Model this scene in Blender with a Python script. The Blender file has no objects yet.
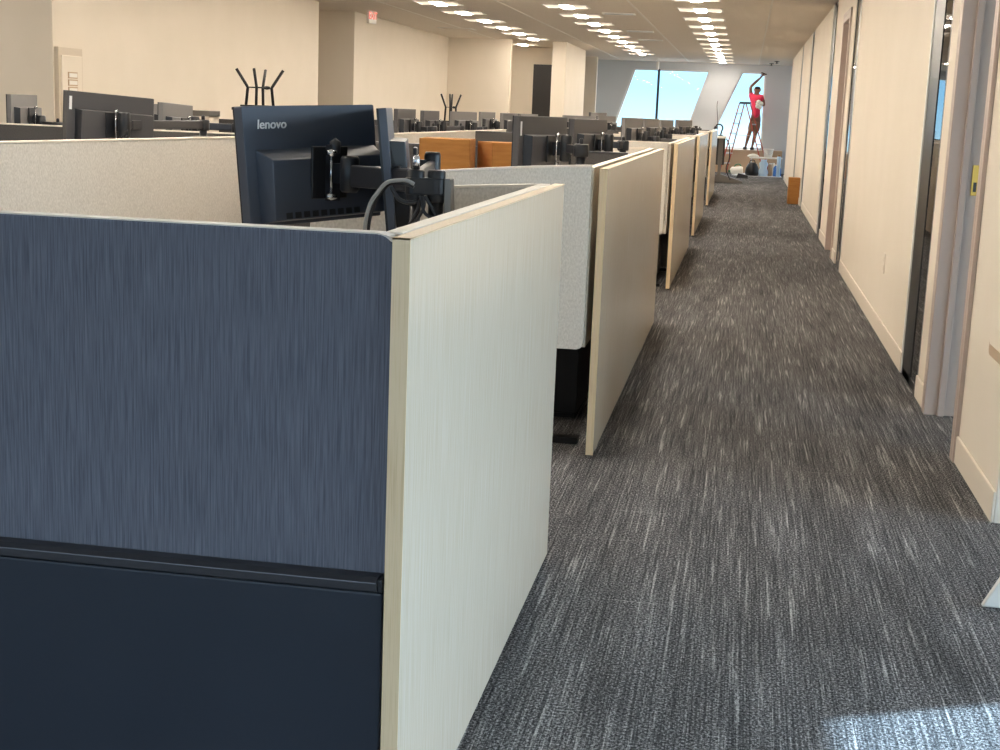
import bpy, bmesh, math, random
from mathutils import Vector, Matrix
random.seed(7)
C = bpy.context.scene.collection
PI = math.pi
R = math.radians

# ------------------------------------------------------------------ materials
def lin(c):
    return tuple(((v/255)/12.92 if v/255 <= .04045 else ((v/255+.055)/1.055)**2.4) for v in c)

def mat(name, rgb, rough=.6, metal=0, spec=.5):
    m = bpy.data.materials.new(name); m.use_nodes = True
    b = m.node_tree.nodes['Principled BSDF']
    b.inputs['Base Color'].default_value = (*lin(rgb), 1)
    b.inputs['Roughness'].default_value = rough
    b.inputs['Metallic'].default_value = metal
    b.inputs['Specular IOR Level'].default_value = spec
    return m

def nodes(m):
    t = m.node_tree
    return t, t.nodes, t.links, t.nodes['Principled BSDF']

def coords(nt, scale):
    tc = nt.nodes.new('ShaderNodeTexCoord'); mp = nt.nodes.new('ShaderNodeMapping')
    mp.inputs['Scale'].default_value = scale
    nt.links.new(tc.outputs['Object'], mp.inputs['Vector'])
    return mp.outputs['Vector']

def ramp(nt, src, stops):
    r = nt.nodes.new('ShaderNodeValToRGB')
    e = r.color_ramp.elements
    e[0].position, e[0].color = stops[0][0], (*stops[0][1], 1)
    e[1].position, e[1].color = stops[-1][0], (*stops[-1][1], 1)
    for p, c in stops[1:-1]:
        n = e.new(p); n.color = (*c, 1)
    nt.links.new(src, r.inputs['Fac'])
    return r.outputs['Color']

def noise(nt, vec, scale, detail=2, rough=.5):
    n = nt.nodes.new('ShaderNodeTexNoise')
    n.inputs['Scale'].default_value = scale; n.inputs['Detail'].default_value = detail
    n.inputs['Roughness'].default_value = rough
    nt.links.new(vec, n.inputs['Vector'])
    return n.outputs['Fac']

def textured(name, a, b, scale3, nscale, rough=.8, bump=.0, detail=3, spec=.3, lo=.3, hi=.7):
    """two-tone procedural surface: stretched noise between colours a and b"""
    m = mat(name, a, rough, 0, spec)
    t, N, L, P = nodes(m)
    v = coords(t, scale3)
    f = noise(t, v, nscale, detail)
    L.new(ramp(t, f, [(lo, lin(a)), (hi, lin(b))]), P.inputs['Base Color'])
    if bump:
        bp = N.new('ShaderNodeBump'); bp.inputs['Strength'].default_value = bump; bp.inputs['Distance'].default_value = .002
        L.new(f, bp.inputs['Height']); L.new(bp.outputs['Normal'], P.inputs['Normal'])
    return m

def emis(name, rgb, strength):
    m = bpy.data.materials.new(name); m.use_nodes = True
    t = m.node_tree; t.nodes.clear()
    e = t.nodes.new('ShaderNodeEmission'); o = t.nodes.new('ShaderNodeOutputMaterial')
    e.inputs['Color'].default_value = (*rgb, 1); e.inputs['Strength'].default_value = strength
    t.links.new(e.outputs[0], o.inputs[0])
    return m

def glass_mat(name, tint, ior=1.5):
    m = bpy.data.materials.new(name); m.use_nodes = True
    t = m.node_tree; t.nodes.clear()
    tr = t.nodes.new('ShaderNodeBsdfTransparent'); tr.inputs['Color'].default_value = (*tint, 1)
    gl = t.nodes.new('ShaderNodeBsdfGlossy'); gl.inputs['Roughness'].default_value = .02
    lw = t.nodes.new('ShaderNodeFresnel'); lw.inputs['IOR'].default_value = ior
    mx = t.nodes.new('ShaderNodeMixShader'); o = t.nodes.new('ShaderNodeOutputMaterial')
    t.links.new(lw.outputs[0], mx.inputs[0]); t.links.new(tr.outputs[0], mx.inputs[1]); t.links.new(gl.outputs[0], mx.inputs[2])
    t.links.new(mx.outputs[0], o.inputs[0])
    return m

M = {}
M['wall'] = textured('wall paint', (230, 220, 205), (226, 216, 200), (1, 1, 1), 1.5, .75, 0, 2, .25)
M['wall2'] = textured('wall paint cool', (226, 224, 218), (222, 220, 214), (1, 1, 1), 1.5, .75, 0, 2, .25)
M['door_paint'] = mat('door frame paint', (186, 168, 156), .45)
M['trim'] = mat('baseboard vinyl', (228, 217, 201), .5)
M['gloss'] = mat('glossy vent enamel', (240, 242, 244), .12, 0, .9)
M['panelgrey'] = mat('cabinet enamel', (206, 192, 172), .5)
M['white'] = mat('white metal', (236, 234, 228), .45)
M['woodface'] = None
def wood(name, a, b, c, rough, spec):
    m = mat(name, a, rough, 0, spec)
    t, N, L, P = nodes(m)
    v = coords(t, (40, 40, .8))
    f = noise(t, v, 5, 4, .6)
    L.new(ramp(t, f, [(.3, lin(a)), (.5, lin(b)), (.72, lin(c))]), P.inputs['Base Color'])
    return m
M['woodface'] = wood('pale oak laminate', (216, 200, 176), (226, 211, 189), (233, 221, 204), .17, .55)
M['woodedge'] = wood('oak edge band', (218, 192, 152), (226, 202, 166), (206, 178, 138), .4, .4)
M['steel_lt'] = mat('pale screen edge', (206, 202, 196), .5)
M['cap'] = mat('pale screen cap', (236, 226, 212), .45)
M['fabric'] = textured('pale woven fabric', (206, 199, 188), (230, 224, 214), (1, 1, .6), 130, .95, .25, 4, .1)
M['darkfabric'] = textured('charcoal woven fabric', (74, 72, 72), (92, 90, 88), (1, 1, 1), 180, .95, .2, 3, .1)
def ribbed(name, a, b):
    m = mat(name, a, .95, 0, .12)
    t, N, L, P = nodes(m)
    v = coords(t, (330, 330, 7))
    f = noise(t, v, 1.0, 3, .65)
    L.new(ramp(t, f, [(.34, lin(a)), (.66, lin(b))]), P.inputs['Base Color'])
    bp = N.new('ShaderNodeBump'); bp.inputs['Strength'].default_value = .35; bp.inputs['Distance'].default_value = .002
    L.new(f, bp.inputs['Height']); L.new(bp.outputs['Normal'], P.inputs['Normal'])
    return m
M['navy'] = ribbed('ribbed slate fabric', (83, 86, 96), (112, 114, 125))
M['modesty'] = textured('dark slate metal', (38, 43, 53), (42, 47, 57), (1, 1, 1), 3, .42, 0, 2, .4)
M['rail'] = mat('graphite rail', (74, 74, 78), .32, .6)
M['black'] = mat('black plastic', (30, 31, 35), .38)
M['shell'] = mat('monitor shell', (74, 73, 75), .45, 0, .5)
M['shell_blue'] = mat('slate monitor shell', (70, 77, 90), .4, 0, .5)
M['shell_lt'] = mat('grey monitor shell', (118, 116, 116), .42, 0, .5)
M['screen'] = mat('dark screen glass', (14, 15, 18), .12)
M['chrome'] = mat('bright metal', (200, 202, 206), .22, 1)
M['armgrey'] = mat('dark grey arm metal', (62, 63, 68), .35, .5)
M['cable_lt'] = mat('grey cable', (150, 150, 148), .5)
M['sticker'] = mat('white sticker', (225, 226, 228), .5)
M['desk'] = mat('white desk laminate', (222, 216, 206), .4)
M['steel'] = mat('grey leg steel', (120, 116, 110), .4, .5)
M['blacksteel'] = mat('black leg steel', (28, 28, 30), .45, .3)
M['card'] = textured('corrugated cardboard', (158, 108, 58), (174, 122, 68), (1, 1, 6), 8, .85, 0, 3, .15)
M['brass'] = mat('brass', (196, 160, 84), .3, 1)
M['ceil'] = None
def ceiling_mat():
    m = mat('ceiling tile', (196, 180, 160), .9, 0, .1)
    t, N, L, P = nodes(m)
    f = noise(t, coords(t, (1, 1, 1)), 60, 4, .7)
    L.new(ramp(t, f, [(.35, lin((224, 214, 200))), (.65, lin((236, 227, 214)))]), P.inputs['Base Color'])
    return m
M['ceil'] = ceiling_mat()
M['grid'] = mat('white ceiling grid', (235, 230, 220), .6)
M['carpet'] = None
def carpet_mat():
    m = mat('carpet', (70, 70, 74), .97, 0, .08)
    t, N, L, P = nodes(m)
    v = coords(t, (1, 1, 1))
    pile = noise(t, coords(t, (1, .8, 1)), 130, 3, .75)
    streak = noise(t, coords(t, (66, 1.45, 1)), 1.0, 5, .68)          # long strands that run with the corridor
    streak2 = noise(t, coords(t, (170, 1.6, 1)), 1.0, 4, .65)
    broad = noise(t, coords(t, (6, .6, 1)), 1.0, 3, .5)
    cross = noise(t, coords(t, (1.2, 70, 1)), 1.0, 2, .5)
    base = ramp(t, pile, [(.36, lin((30, 30, 33))), (.5, lin((84, 83, 84))), (.64, lin((168, 167, 168)))])
    light = ramp(t, pile, [(.36, lin((92, 91, 92))), (.64, lin((214, 212, 210)))])
    dark = ramp(t, pile, [(.36, lin((22, 22, 25))), (.64, lin((82, 82, 84)))])
    f1 = ramp(t, streak, [(.56, (0, 0, 0)), (.66, (.85, .85, .85))])
    f2 = ramp(t, streak2, [(.40, (.85, .85, .85)), (.52, (0, 0, 0))])
    f3 = ramp(t, streak2, [(.58, (0, 0, 0)), (.74, (.6, .6, .6))])
    f4 = ramp(t, cross, [(.66, (0, 0, 0)), (.76, (.45, .45, .45))])
    def mix(f, a, b):
        x = N.new('ShaderNodeMix'); x.data_type = 'RGBA'
        L.new(f, x.inputs[0]); L.new(a, x.inputs[6]); L.new(b, x.inputs[7])
        return x.outputs[2]
    c = mix(f2, base, dark); c = mix(f1, c, light); c = mix(f3, c, light); c = mix(f4, c, light)
    bb = ramp(t, broad, [(.35, (.78, .78, .78)), (.65, (1.12, 1.12, 1.12))])
    mm = N.new('ShaderNodeMix'); mm.data_type = 'RGBA'; mm.blend_type = 'MULTIPLY'; mm.inputs[0].default_value = 1
    L.new(c, mm.inputs[6]); L.new(bb, mm.inputs[7])
    L.new(mm.outputs[2], P.inputs['Base Color'])
    bp = N.new('ShaderNodeBump'); bp.inputs['Strength'].default_value = .5; bp.inputs['Distance'].default_value = .004
    L.new(pile, bp.inputs['Height']); L.new(bp.outputs['Normal'], P.inputs['Normal'])
    return m
M['carpet'] = carpet_mat()
M['glass'] = glass_mat('window glass', (.95, .98, 1), 1.12)
M['sideglass'] = glass_mat('sidelight glass', (.75, .78, .8))
M['lamp'] = emis('lamp diffuser', (1, .80, .60), .62)
M['lampcore'] = emis('lamp lens', (1, .90, .77), 40.0)
M['exitred'] = emis('exit lettering', (1, .25, .2), .6)
M['skin'] = mat('skin', (132, 92, 74), .55)
M['shirt'] = mat('coral red shirt', (236, 60, 92), .8)
M['shorts'] = mat('brown shorts', (138, 104, 86), .85)
M['hair'] = mat('short dark hair', (38, 36, 38), .8)
M['shoe'] = mat('dark shoe', (52, 50, 54), .7)
M['cloth'] = mat('white cloth', (232, 228, 220), .85)
M['ladder_red'] = mat('red orange fibreglass', (178, 84, 66), .5)
M['ladder_top'] = mat('black ladder cap', (34, 40, 44), .5)
M['alu'] = mat('aluminium', (190, 192, 196), .3, 1)
M['blue'] = mat('translucent blue plastic', (70, 120, 196), .25)
M['clear'] = mat('pale blue plastic', (178, 206, 230), .3)
M['green'] = mat('green plastic', (70, 120, 90), .4)
M['sheet'] = mat('white plastic sheet', (232, 236, 240), .5)
M['tan'] = mat('tan sill laminate', (186, 160, 132), .5)
M['greycol'] = mat('grey painted column', (208, 212, 216), .7)
M['doorblack'] = mat('dark door', (44, 42, 42), .5)
M['darkpaint'] = mat('black window frame', (22, 24, 27), .35)

# ------------------------------------------------------------------ mesh builder
class MB:
    def __init__(s): s.v = []; s.f = []; s.mi = []; s.cur = 0; s.sm = []
    def box(s, x0, x1, y0, y1, z0, z1):
        n = len(s.v)
        s.v += [(x, y, z) for z in (z0, z1) for y in (y0, y1) for x in (x0, x1)]
        for q in ((0, 2, 3, 1), (4, 5, 7, 6), (0, 1, 5, 4), (2, 6, 7, 3), (0, 4, 6, 2), (1, 3, 7, 5)):
            s.f.append([n+i for i in q]); s.mi.append(s.cur); s.sm.append(False)
        return s
    def bar(s, p, q, w, h, up=(0, 0, 1)):
        p, q = Vector(p), Vector(q); d = (q-p).normalized(); u = Vector(up)
        a = d.cross(u)
        if a.length < 1e-4: a = d.cross(Vector((0, 1, 0)))
        a.normalize(); b = a.cross(d)
        n = len(s.v)
        for c in (p, q):
            for i, j in ((-1, -1), (1, -1), (1, 1), (-1, 1)):
                s.v.append(tuple(c+a*i*w/2+b*j*h/2))
        for k in ((3, 2, 1, 0), (4, 5, 6, 7), (0, 1, 5, 4), (1, 2, 6, 5), (2, 3, 7, 6), (3, 0, 4, 7)):
            s.f.append([n+i for i in k]); s.mi.append(s.cur); s.sm.append(False)
        return s
    def tube(s, pts, r, seg=10, cap=True):
        pts = [Vector(p) for p in pts]
        rs = r if isinstance(r, (list, tuple)) else [r]*len(pts)
        n0 = len(s.v); prev = None
        for i, p in enumerate(pts):
            d = (pts[min(i+1, len(pts)-1)]-pts[max(i-1, 0)]).normalized()
            if prev is None:
                a = d.cross(Vector((0, 0, 1)))
                if a.length < 1e-3: a = d.cross(Vector((0, 1, 0)))
            else:
                a = prev-d*prev.dot(d)
            a.normalize(); prev = a; b = d.cross(a)
            for k in range(seg):
                t = 2*PI*k/seg
                s.v.append(tuple(p+(a*math.cos(t)+b*math.sin(t))*rs[i]))
        for i in range(len(pts)-1):
            for k in range(seg):
                s.f.append([n0+i*seg+k, n0+i*seg+(k+1) % seg, n0+(i+1)*seg+(k+1) % seg, n0+(i+1)*seg+k]); s.mi.append(s.cur); s.sm.append(True)
        if cap:
            s.f.append([n0+k for k in range(seg)][::-1]); s.mi.append(s.cur); s.sm.append(False)
            e = n0+(len(pts)-1)*seg
            s.f.append([e+k for k in range(seg)]); s.mi.append(s.cur); s.sm.append(False)
        return s
    def prism(s, poly, axis, a, b):
        """poly: 2-D outline; axis: the extruded axis"""
        n = len(s.v); k = len(poly)
        def P(u, w, d):
            return {'x': (d, u, w), 'y': (u, d, w), 'z': (u, w, d)}[axis]
        for d in (a, b):
            for u, w in poly: s.v.append(P(u, w, d))
        s.f.append([n+i for i in range(k)][::-1]); s.f.append([n+k+i for i in range(k)])
        for i in range(k): s.f.append([n+i, n+(i+1) % k, n+k+(i+1) % k, n+k+i])
        s.mi += [s.cur]*(k+2); s.sm += [False]*(k+2)
        return s
    def lathe(s, prof, c=(0, 0, 0), seg=20):
        n = len(s.v)
        for r, z in prof:
            for k in range(seg):
                t = 2*PI*k/seg
                s.v.append((c[0]+r*math.cos(t), c[1]+r*math.sin(t), c[2]+z))
        for i in range(len(prof)-1):
            for k in range(seg):
                s.f.append([n+i*seg+k, n+i*seg+(k+1) % seg, n+(i+1)*seg+(k+1) % seg, n+(i+1)*seg+k]); s.mi.append(s.cur); s.sm.append(True)
        s.f.append([n+k for k in range(seg)][::-1]); s.mi.append(s.cur); s.sm.append(False)
        e = n+(len(prof)-1)*seg
        s.f.append([e+k for k in range(seg)]); s.mi.append(s.cur); s.sm.append(False)
        return s
    def build(s, name, m, parent=None, bevel=0, seg=2):
        me = bpy.data.meshes.new(name)
        me.from_pydata(s.v, [], s.f)
        for x in (m if isinstance(m, (list, tuple)) else [m]): me.materials.append(x)
        me.polygons.foreach_set('material_index', s.mi)
        me.polygons.foreach_set('use_smooth', s.sm)
        bm = bmesh.new(); bm.from_mesh(me); bmesh.ops.recalc_face_normals(bm, faces=bm.faces); bm.to_mesh(me); bm.free()
        me.update()
        o = bpy.data.objects.new(name, me); C.objects.link(o)
        if parent: o.parent = parent
        if bevel:
            b = o.modifiers.new('bevel', 'BEVEL'); b.width = bevel; b.segments = seg; b.limit_method = 'ANGLE'
        return o

def thing(name, label, cat, loc=(0, 0, 0), rz=0, group=None):
    o = bpy.data.objects.new(name, None); C.objects.link(o)
    o.empty_display_size = .1
    o.location = loc; o.rotation_euler = (0, 0, rz); o['label'] = label; o['category'] = cat
    if group: o['group'] = group
    return o
def tag(o, label, cat, group=None, kind=None):
    o['label'] = label; o['category'] = cat
    if group: o['group'] = group
    if kind: o['kind'] = kind
    return o
def struct(name, mb, m, label=None, parent=None, bevel=0):
    o = mb.build(name, m, parent, bevel)
    if not parent:
        o['kind'] = 'structure'
        if label: o['label'] = label
    return o
def dup(root, label=None, group=None):
    r = root.copy(); C.objects.link(r)
    if label: r['label'] = label
    if group: r['group'] = group
    def rec(a, b):
        for ch in list(a.children):
            c = ch.copy(); C.objects.link(c); c.parent = b
            rec(ch, c)
    rec(root, r)
    return r
def rounded(x0, x1, z0, z1, r, corners='tl tr', n=6):
    """outline of a board with some rounded corners, counter-clockwise"""
    out = []
    def arc(cx, cz, a0):
        for i in range(n+1):
            t = R(a0+90*i/n); out.append((cx+r*math.cos(t), cz+r*math.sin(t)))
    out2 = out
    if 'bl' in corners: arc(x0+r, z0+r, 180)
    else: out2.append((x0, z0))
    if 'br' in corners: arc(x1-r, z0+r, 270)
    else: out2.append((x1, z0))
    if 'tr' in corners: arc(x1-r, z1-r, 0)
    else: out2.append((x1, z1))
    if 'tl' in corners: arc(x0+r, z1-r, 90)
    else: out2.append((x0, z1))
    return out2

CEIL = 3.16
XR = 1.084          # corridor face of the right wall
YF = 42.5           # window wall at the far end

# ------------------------------------------------------------------ the setting
struct('floor', MB().box(-12.3, 4.75, -3.3, YF+.3, -.2, 0), M['carpet'], 'charcoal carpet with pale streaks running along the corridor')
struct('ceiling', MB().box(-12.3, 4.75, -3.3, YF+.3, CEIL, CEIL+.2), M['ceil'], 'tan shaded tiled ceiling')
g = MB()
for k in range(-5, 2):
    x = -1.8+2.03*k
    if x < 1: g.box(x-.014, x+.014, -3, YF, CEIL-.006, CEIL)
struct('trim_1', g, M['grid'], 'thin white ceiling grid bars running along the corridor')

# right wall, in pieces between the door and glass openings; baseboard in front of each piece
wr = MB(); bb = MB()
pieces = [(5.59, 6.66), (7.72, 8.20), (9.0, 15.06), (15.9, 16.5), (17.6, 19.3), (20.15, 25.7), (26.5, 30.6), (31.3, 38.2)]
for a, b in pieces:
    wr.box(XR, XR+.16, a, b, 0, CEIL)
    bb.box(XR-.012, XR, a+.001, b-.001, 0, .13)
heads = [(6.66, 7.72, 2.75), (16.5, 17.6, 2.75)]
for a, b, z in heads: wr.box(XR, XR+.16, a, b, z, CEIL)
wr.box(XR, XR+.16, -3.0, 0.9, 0, CEIL)
wr.box(XR, XR+.16, .9, 5.59, 2.92, CEIL)
struct('wall_right', wr, M['wall'], 'cream corridor wall on the right with doors and narrow glass slots', bevel=.004)
struct('baseboard_right', bb, M['trim'], 'cream baseboard along the right wall', bevel=.005)
# light corner bead on the wall's vertical edges beside the glass slots
tb = MB()
for y in (9.0, 20.15, 26.5): tb.box(XR-.006, XR+.16, y-.012, y+.03, 0, CEIL)
for y in (15.06, 25.7): tb.box(XR-.006, XR+.16, y-.03, y+.012, 0, CEIL)
struct('trim_2', tb, M['white'], 'pale metal edge trim beside the glass slots of the right wall')

def door_frame(idx, y0, y1):
    f = MB()
    for a, b in ((y0-.02, y0+.03), (y1-.03, y1+.02)): f.box(XR-.02, XR+.20, a, b, 0, 2.78)
    f.box(XR-.02, XR+.20, y0, y1, 2.73, 2.79)
    for a, b in ((y0+.03, y0+.055), (y1-.055, y1-.03)): f.box(XR+.05, XR+.085, a, b, 0, 2.73)
    for a, b in ((y0-.07, y0-.02), (y1+.02, y1+.07)): f.box(XR-.02, XR+.0, a, b, 0, 2.84)
    f.box(XR-.02, XR, y0-.07, y1+.07, 2.79, 2.84)
    o = struct(f'door_{idx}', f, M['door_paint'], 'painted door frame in the right wall', bevel=.004)
    return o
d1 = door_frame(1, 6.66, 7.72)
d1['label'] = 'lilac grey door frame in the right wall beside the nearest glass slot'
s = MB().box(XR+.108, XR+.145, 7.682, 7.69, 1.20, 1.36)
sp = s.build('strike_plate', M['brass'], d1, .002); sp['label'] = 'brass strike plate'
MB().box(XR+.118, XR+.135, 7.680, 7.6825, 1.22, 1.27).build('strike_hole', M['black'], sp)
d2 = door_frame(2, 16.5, 17.6)
d2['label'] = 'pale door frame in the right wall beyond the long blank panel'
MB().box(XR+.11, XR+.155, 16.53, 17.57, .02, 2.73).build('door_leaf', M['door_paint'], d2, .003)
MB().tube([(XR+.11, 16.65, 1.1), (XR+.05, 16.65, 1.1), (XR+.05, 16.8, 1.1)], .012).build('door_handle', M['chrome'], d2)

def slot(idx, y0, y1, label, post_at, inset=.01):
    f = MB(); lo, hi = (.03, .42) if post_at == 'hi' else (.40, .04)
    f.box(XR+inset, XR+.10, y0, y0+lo, 0, CEIL)
    f.box(XR+inset, XR+.10, y1-hi, y1, 0, CEIL)
    f.box(XR+inset, XR+.09, y0, y1, 0, .05); f.box(XR+inset, XR+.09, y0, y1, CEIL-.05, CEIL)
    o = struct(f'window_{idx}', f, M['darkpaint'], label)
    MB().box(XR+inset+.004, XR+inset+.014, y0+lo, y1-hi, .05, CEIL-.05).build('pane', M['sideglass'], o)
    return o
slot(1, 8.20, 8.97, 'nearest floor to ceiling glass slot with black frame in right wall', 'hi', .0)
slot(2, 15.06, 15.9, 'second glass slot with black frame in right wall', 'lo')
slot(3, 19.3, 20.15, 'third glass slot with black frame in right wall', 'hi')
slot(4, 25.7, 26.5, 'fourth glass slot with black frame in right wall', 'lo')
slot(5, 30.6, 31.3, 'farthest glass slot with black frame in right wall', 'hi')
# closing walls of the rooms behind the right wall
XO = 4.6
iw = MB()
iw.box(XR+.16, XO, 8.95, 9.06, 0, CEIL)
iw.box(XR+.16, XO, 15.0, 15.12, 0, CEIL); iw.box(XR+.16, XO, 20.1, 20.2, 0, CEIL)
iw.box(XR+.16, XO, 25.64, 25.76, 0, CEIL); iw.box(XR+.16, XO, 31.25, 31.4, 0, CEIL)
iw.box(XR+.16, XO, .7, .85, 0, CEIL)
iw.box(XO, XO+.15, 8.95, 38.4, 0, CEIL); iw.box(XO, XO+.15, 38.4, YF, 0, .7); iw.box(XO, XO+.15, 38.4, YF, 1.75, CEIL)
iw.box(XO, XO+.15, 5.64, 8.95, 0, CEIL)
iw.box(XO, XO+.15, .7, 5.64, 2.92, CEIL); iw.box(XO, XO+.15, .7, 5.64, 0, .35)
iw.box(XO, XO+.15, .7, 1.0, .35, 2.92)
struct('wall_office', iw, M['wall2'], 'pale walls of the rooms behind the right wall')
of = MB()
for y in (1.0, 2.5, 4.0, 5.66): of.box(XO+.04, XO+.1, y-.03, y+.03, .35, 2.92)
of.box(XO+.04, XO+.1, 1.0, 5.63, .35, .41); of.box(XO+.04, XO+.1, 1.0, 5.63, 2.86, 2.92)
ow = struct('window_6', of, M['white'], 'office window behind the right wall')
MB().box(XO+.065, XO+.075, 1.03, 5.63, .41, 2.86).build('pane', M['glass'], ow)

fs = MB()  # unseen window, added to brighten the far wall and ceiling
for y in (38.43, 40.4, 42.4): fs.box(XO+.04, XO+.1, y-.03, y+.03, .7, 1.75)
fs.box(XO+.04, XO+.1, 38.4, 42.43, .7, .75).box(XO+.04, XO+.1, 38.4, 42.43, 1.70, 1.75)
fw_ = struct('window_10', fs, M['white'], 'unseen side window added to light the far end beyond the right wall')
MB().box(XO+.065, XO+.075, 38.46, 42.37, .75, 1.70).build('pane', M['glass'], fw_)
# back wall behind the camera and outer left walls
bw = MB().box(-12.3, -7.0, -3.3, -3.1, 0, CEIL).box(1.0, 4.75, -3.3, -3.1, 0, CEIL).box(-7.0, 1.0, -3.3, -3.1, 0, .25).box(-7.0, 1.0, -3.3, -3.1, 3.0, CEIL)
struct('wall_back', bw, M['wall'], 'cream wall behind the viewer')
bf = MB()
for k in range(6): bf.box(-7.0+1.6*k-.04, -7.0+1.6*k+.04, -3.26, -3.18, .25, 3.0)
bf.box(-7.0, 1.0, -3.26, -3.18, .25, .32).box(-7.0, 1.0, -3.26, -3.18, 2.93, 3.0)
bwin = struct('window_9', bf, M['white'], 'wide window behind the viewer')
MB().box(-6.98, .98, -3.225, -3.215, .3, 2.95).build('pane', M['glass'], bwin)
XW = -6.95          # long cream wall face on the left
wl = MB()
wl.box(-12.3, -12.1, -3.1, 13.3, 0, CEIL)
wl.box(-12.1, XW, 13.3, 22.2, 0, CEIL)               # block nearest on the left
wl.box(-12.1, XW, 24.3, 32.4, 0, CEIL)               # block beyond the recess
wl.box(-9.3, -9.1, 22.2, 24.3, 0, CEIL)
wl.box(XW, -5.47, 32.2, 32.4, 0, CEIL)               # return wall facing the camera
wl.box(-7.2, -4.3, 36.0, 36.2, 0, CEIL)             # wall with the dark door
wl.box(-4.58, -4.25, 32.75, 36.7, 0, CEIL)           # pier lit by the windows
wl.box(-7.2, -4.36, 40.6, 40.8, 0, CEIL)
wl.box(-7.2, -7.0, 32.4, 41.4, 0, CEIL)
struct('wall_left', wl, M['wall'], 'cream walls and piers along the left side of the office', bevel=.006)
dl = MB().box(-5.50, -4.72, 35.95, 36.0, 0, 2.74)
dd = struct('door_3', dl, M['doorblack'], 'tall dark door in the cream wall at the far left', bevel=.004)
MB().tube([(-5.42, 35.95, 1.1), (-5.42, 35.88, 1.1), (-5.29, 35.88, 1.1)], .014).build('door_handle', M['chrome'], dd)

# far window wall with leaning piers: outline pieces around two leaning openings
wf = MB()
Z0, Z1 = .68, 2.94
def pf(poly): wf.prism(poly, 'y', YF, YF+.35)
pf([(-12.3, 0), (7.3, 0), (7.3, Z0), (-12.3, Z0)])
pf([(-12.3, Z1), (7.3, Z1), (7.3, CEIL), (-12.3, CEIL)])
def slx(xtop, z, k=.318): return xtop-(Z1-z)*k
pf([(-12.3, Z0), (slx(-3.44, Z0), Z0), (-3.44, Z1), (-12.3, Z1)])
pf([(slx(-1.18, Z0), Z0), (slx(-.243, Z0, .42), Z0), (-.243, Z1), (-1.18, Z1)])
pf([(.50, Z0), (7.3, Z0), (7.3, Z1), (.455, Z1)])
struct('wall_far', wf, M['greycol'], 'grey window wall with leaning piers at the far end')
def farwin(idx, tl, tr, bl, br, mull, label):
    f = MB(); y = YF+.12
    def b(p, q, w=.06): f.bar((p[0], y, p[1]), (q[0], y, q[1]), .08, w, (0, 1, 0))
    w = .05
    f.bar((tl, y, Z1-.02), (tr, y, Z1-.02), .05, .05); f.bar((bl, y, Z0+.02), (br, y, Z0+.02), .05, .05)
    f.bar((tl+.02, y, Z1), (bl+.02, y, Z0), .05, .05, (0, 1, 0)); f.bar((tr-.02, y, Z1), (br-.02, y, Z0), .05, .05, (0, 1, 0))
    o = struct(f'window_{idx}', f, M['white'], label)
    if mull is not None:
        mm = MB().box(mull-.035, mull+.035, y-.06, y+.05, Z0, Z1).build('mullion', M['darkpaint'], o)
    p = MB().prism([(bl, Z0), (br, Z0), (tr, Z1), (tl, Z1)], 'y', y+.0, y+.012)
    p.build('pane', M['glass'], o)
farwin(7, -3.44, -1.18, slx(-3.44, Z0), slx(-1.18, Z0), -2.7, 'wide leaning window with a dark mullion at the far end')
farwin(8, -.243, .455, slx(-.243, Z0, .42), .50, None, 'narrow leaning window behind the person on the far sill')
# sill ledge under the far windows
struct('trim_3', MB().box(-4.3, XR, YF-.85, YF, 0, .64).box(-4.3, XR, YF-.9, YF, .64, .68), M['tan'], 'tan sill ledge under the far windows', bevel=.006)

# ------------------------------------------------------------------ ceiling lights and vents
def make_troffer():
    t = thing('ceiling_light', 'square ceiling light', 'ceiling light')
    f = MB(); w, h = .34, .325
    f.box(-w, w, -h, -h+.02, -.012, .01); f.box(-w, w, h-.02, h, -.012, .01)
    f.box(-w, -w+.02, -h, h, -.012, .01); f.box(w-.02, w, -h, h, -.012, .01)
    f.build('frame', M['white'], t)
    MB().box(-w+.02, w-.02, -h+.02, h-.02, -.006, -.002).build('diffuser', M['lamp'], t)
    c = MB().prism([(-.09, -.006), (.09, -.006), (.07, -.026), (-.07, -.026)], 'y', -h+.03, h-.03)
    c.build('lens', M['lampcore'], t)
    return t
tro = make_troffer(); used = False
ordn = ['first', 'second', 'third', 'fourth', 'fifth', 'sixth', 'seventh', 'eighth', 'ninth', 'tenth', 'eleventh', 'twelfth']
cols = [(-.81, 'right hand row', -10, 10, -1), (-2.86, 'middle row', -10, 8, 0), (-4.88, 'left hand row', -10, 5, 0), (-9.0, None, -10, -5, 99)]
for x, nm, k0, k1, vis in cols:
    for k in range(k0, k1+1):
        y = 21.78+1.97*k
        if (y < 5.5 and x > -2) or (y < 3 and x > -4): continue
        if k >= vis:
            lab = f'lit square ceiling light in the {nm}, {ordn[k-vis]} from the top of the photo'; grp = f'ceiling lights in the {nm}'
        else:
            lab = 'lit square ceiling light overhead, above the top of the photo'; grp = 'ceiling lights above the frame'
        if not used: o = tro; used = True
        else: o = dup(tro)
        o['label'] = lab; o['group'] = grp
        o.location = (x, y, CEIL)
o = dup(tro); del o['group']; o['label'] = 'lit square ceiling light in the recess above the dark door at far left'; o.location = (-5.55, 34.4, CEIL)
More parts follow.
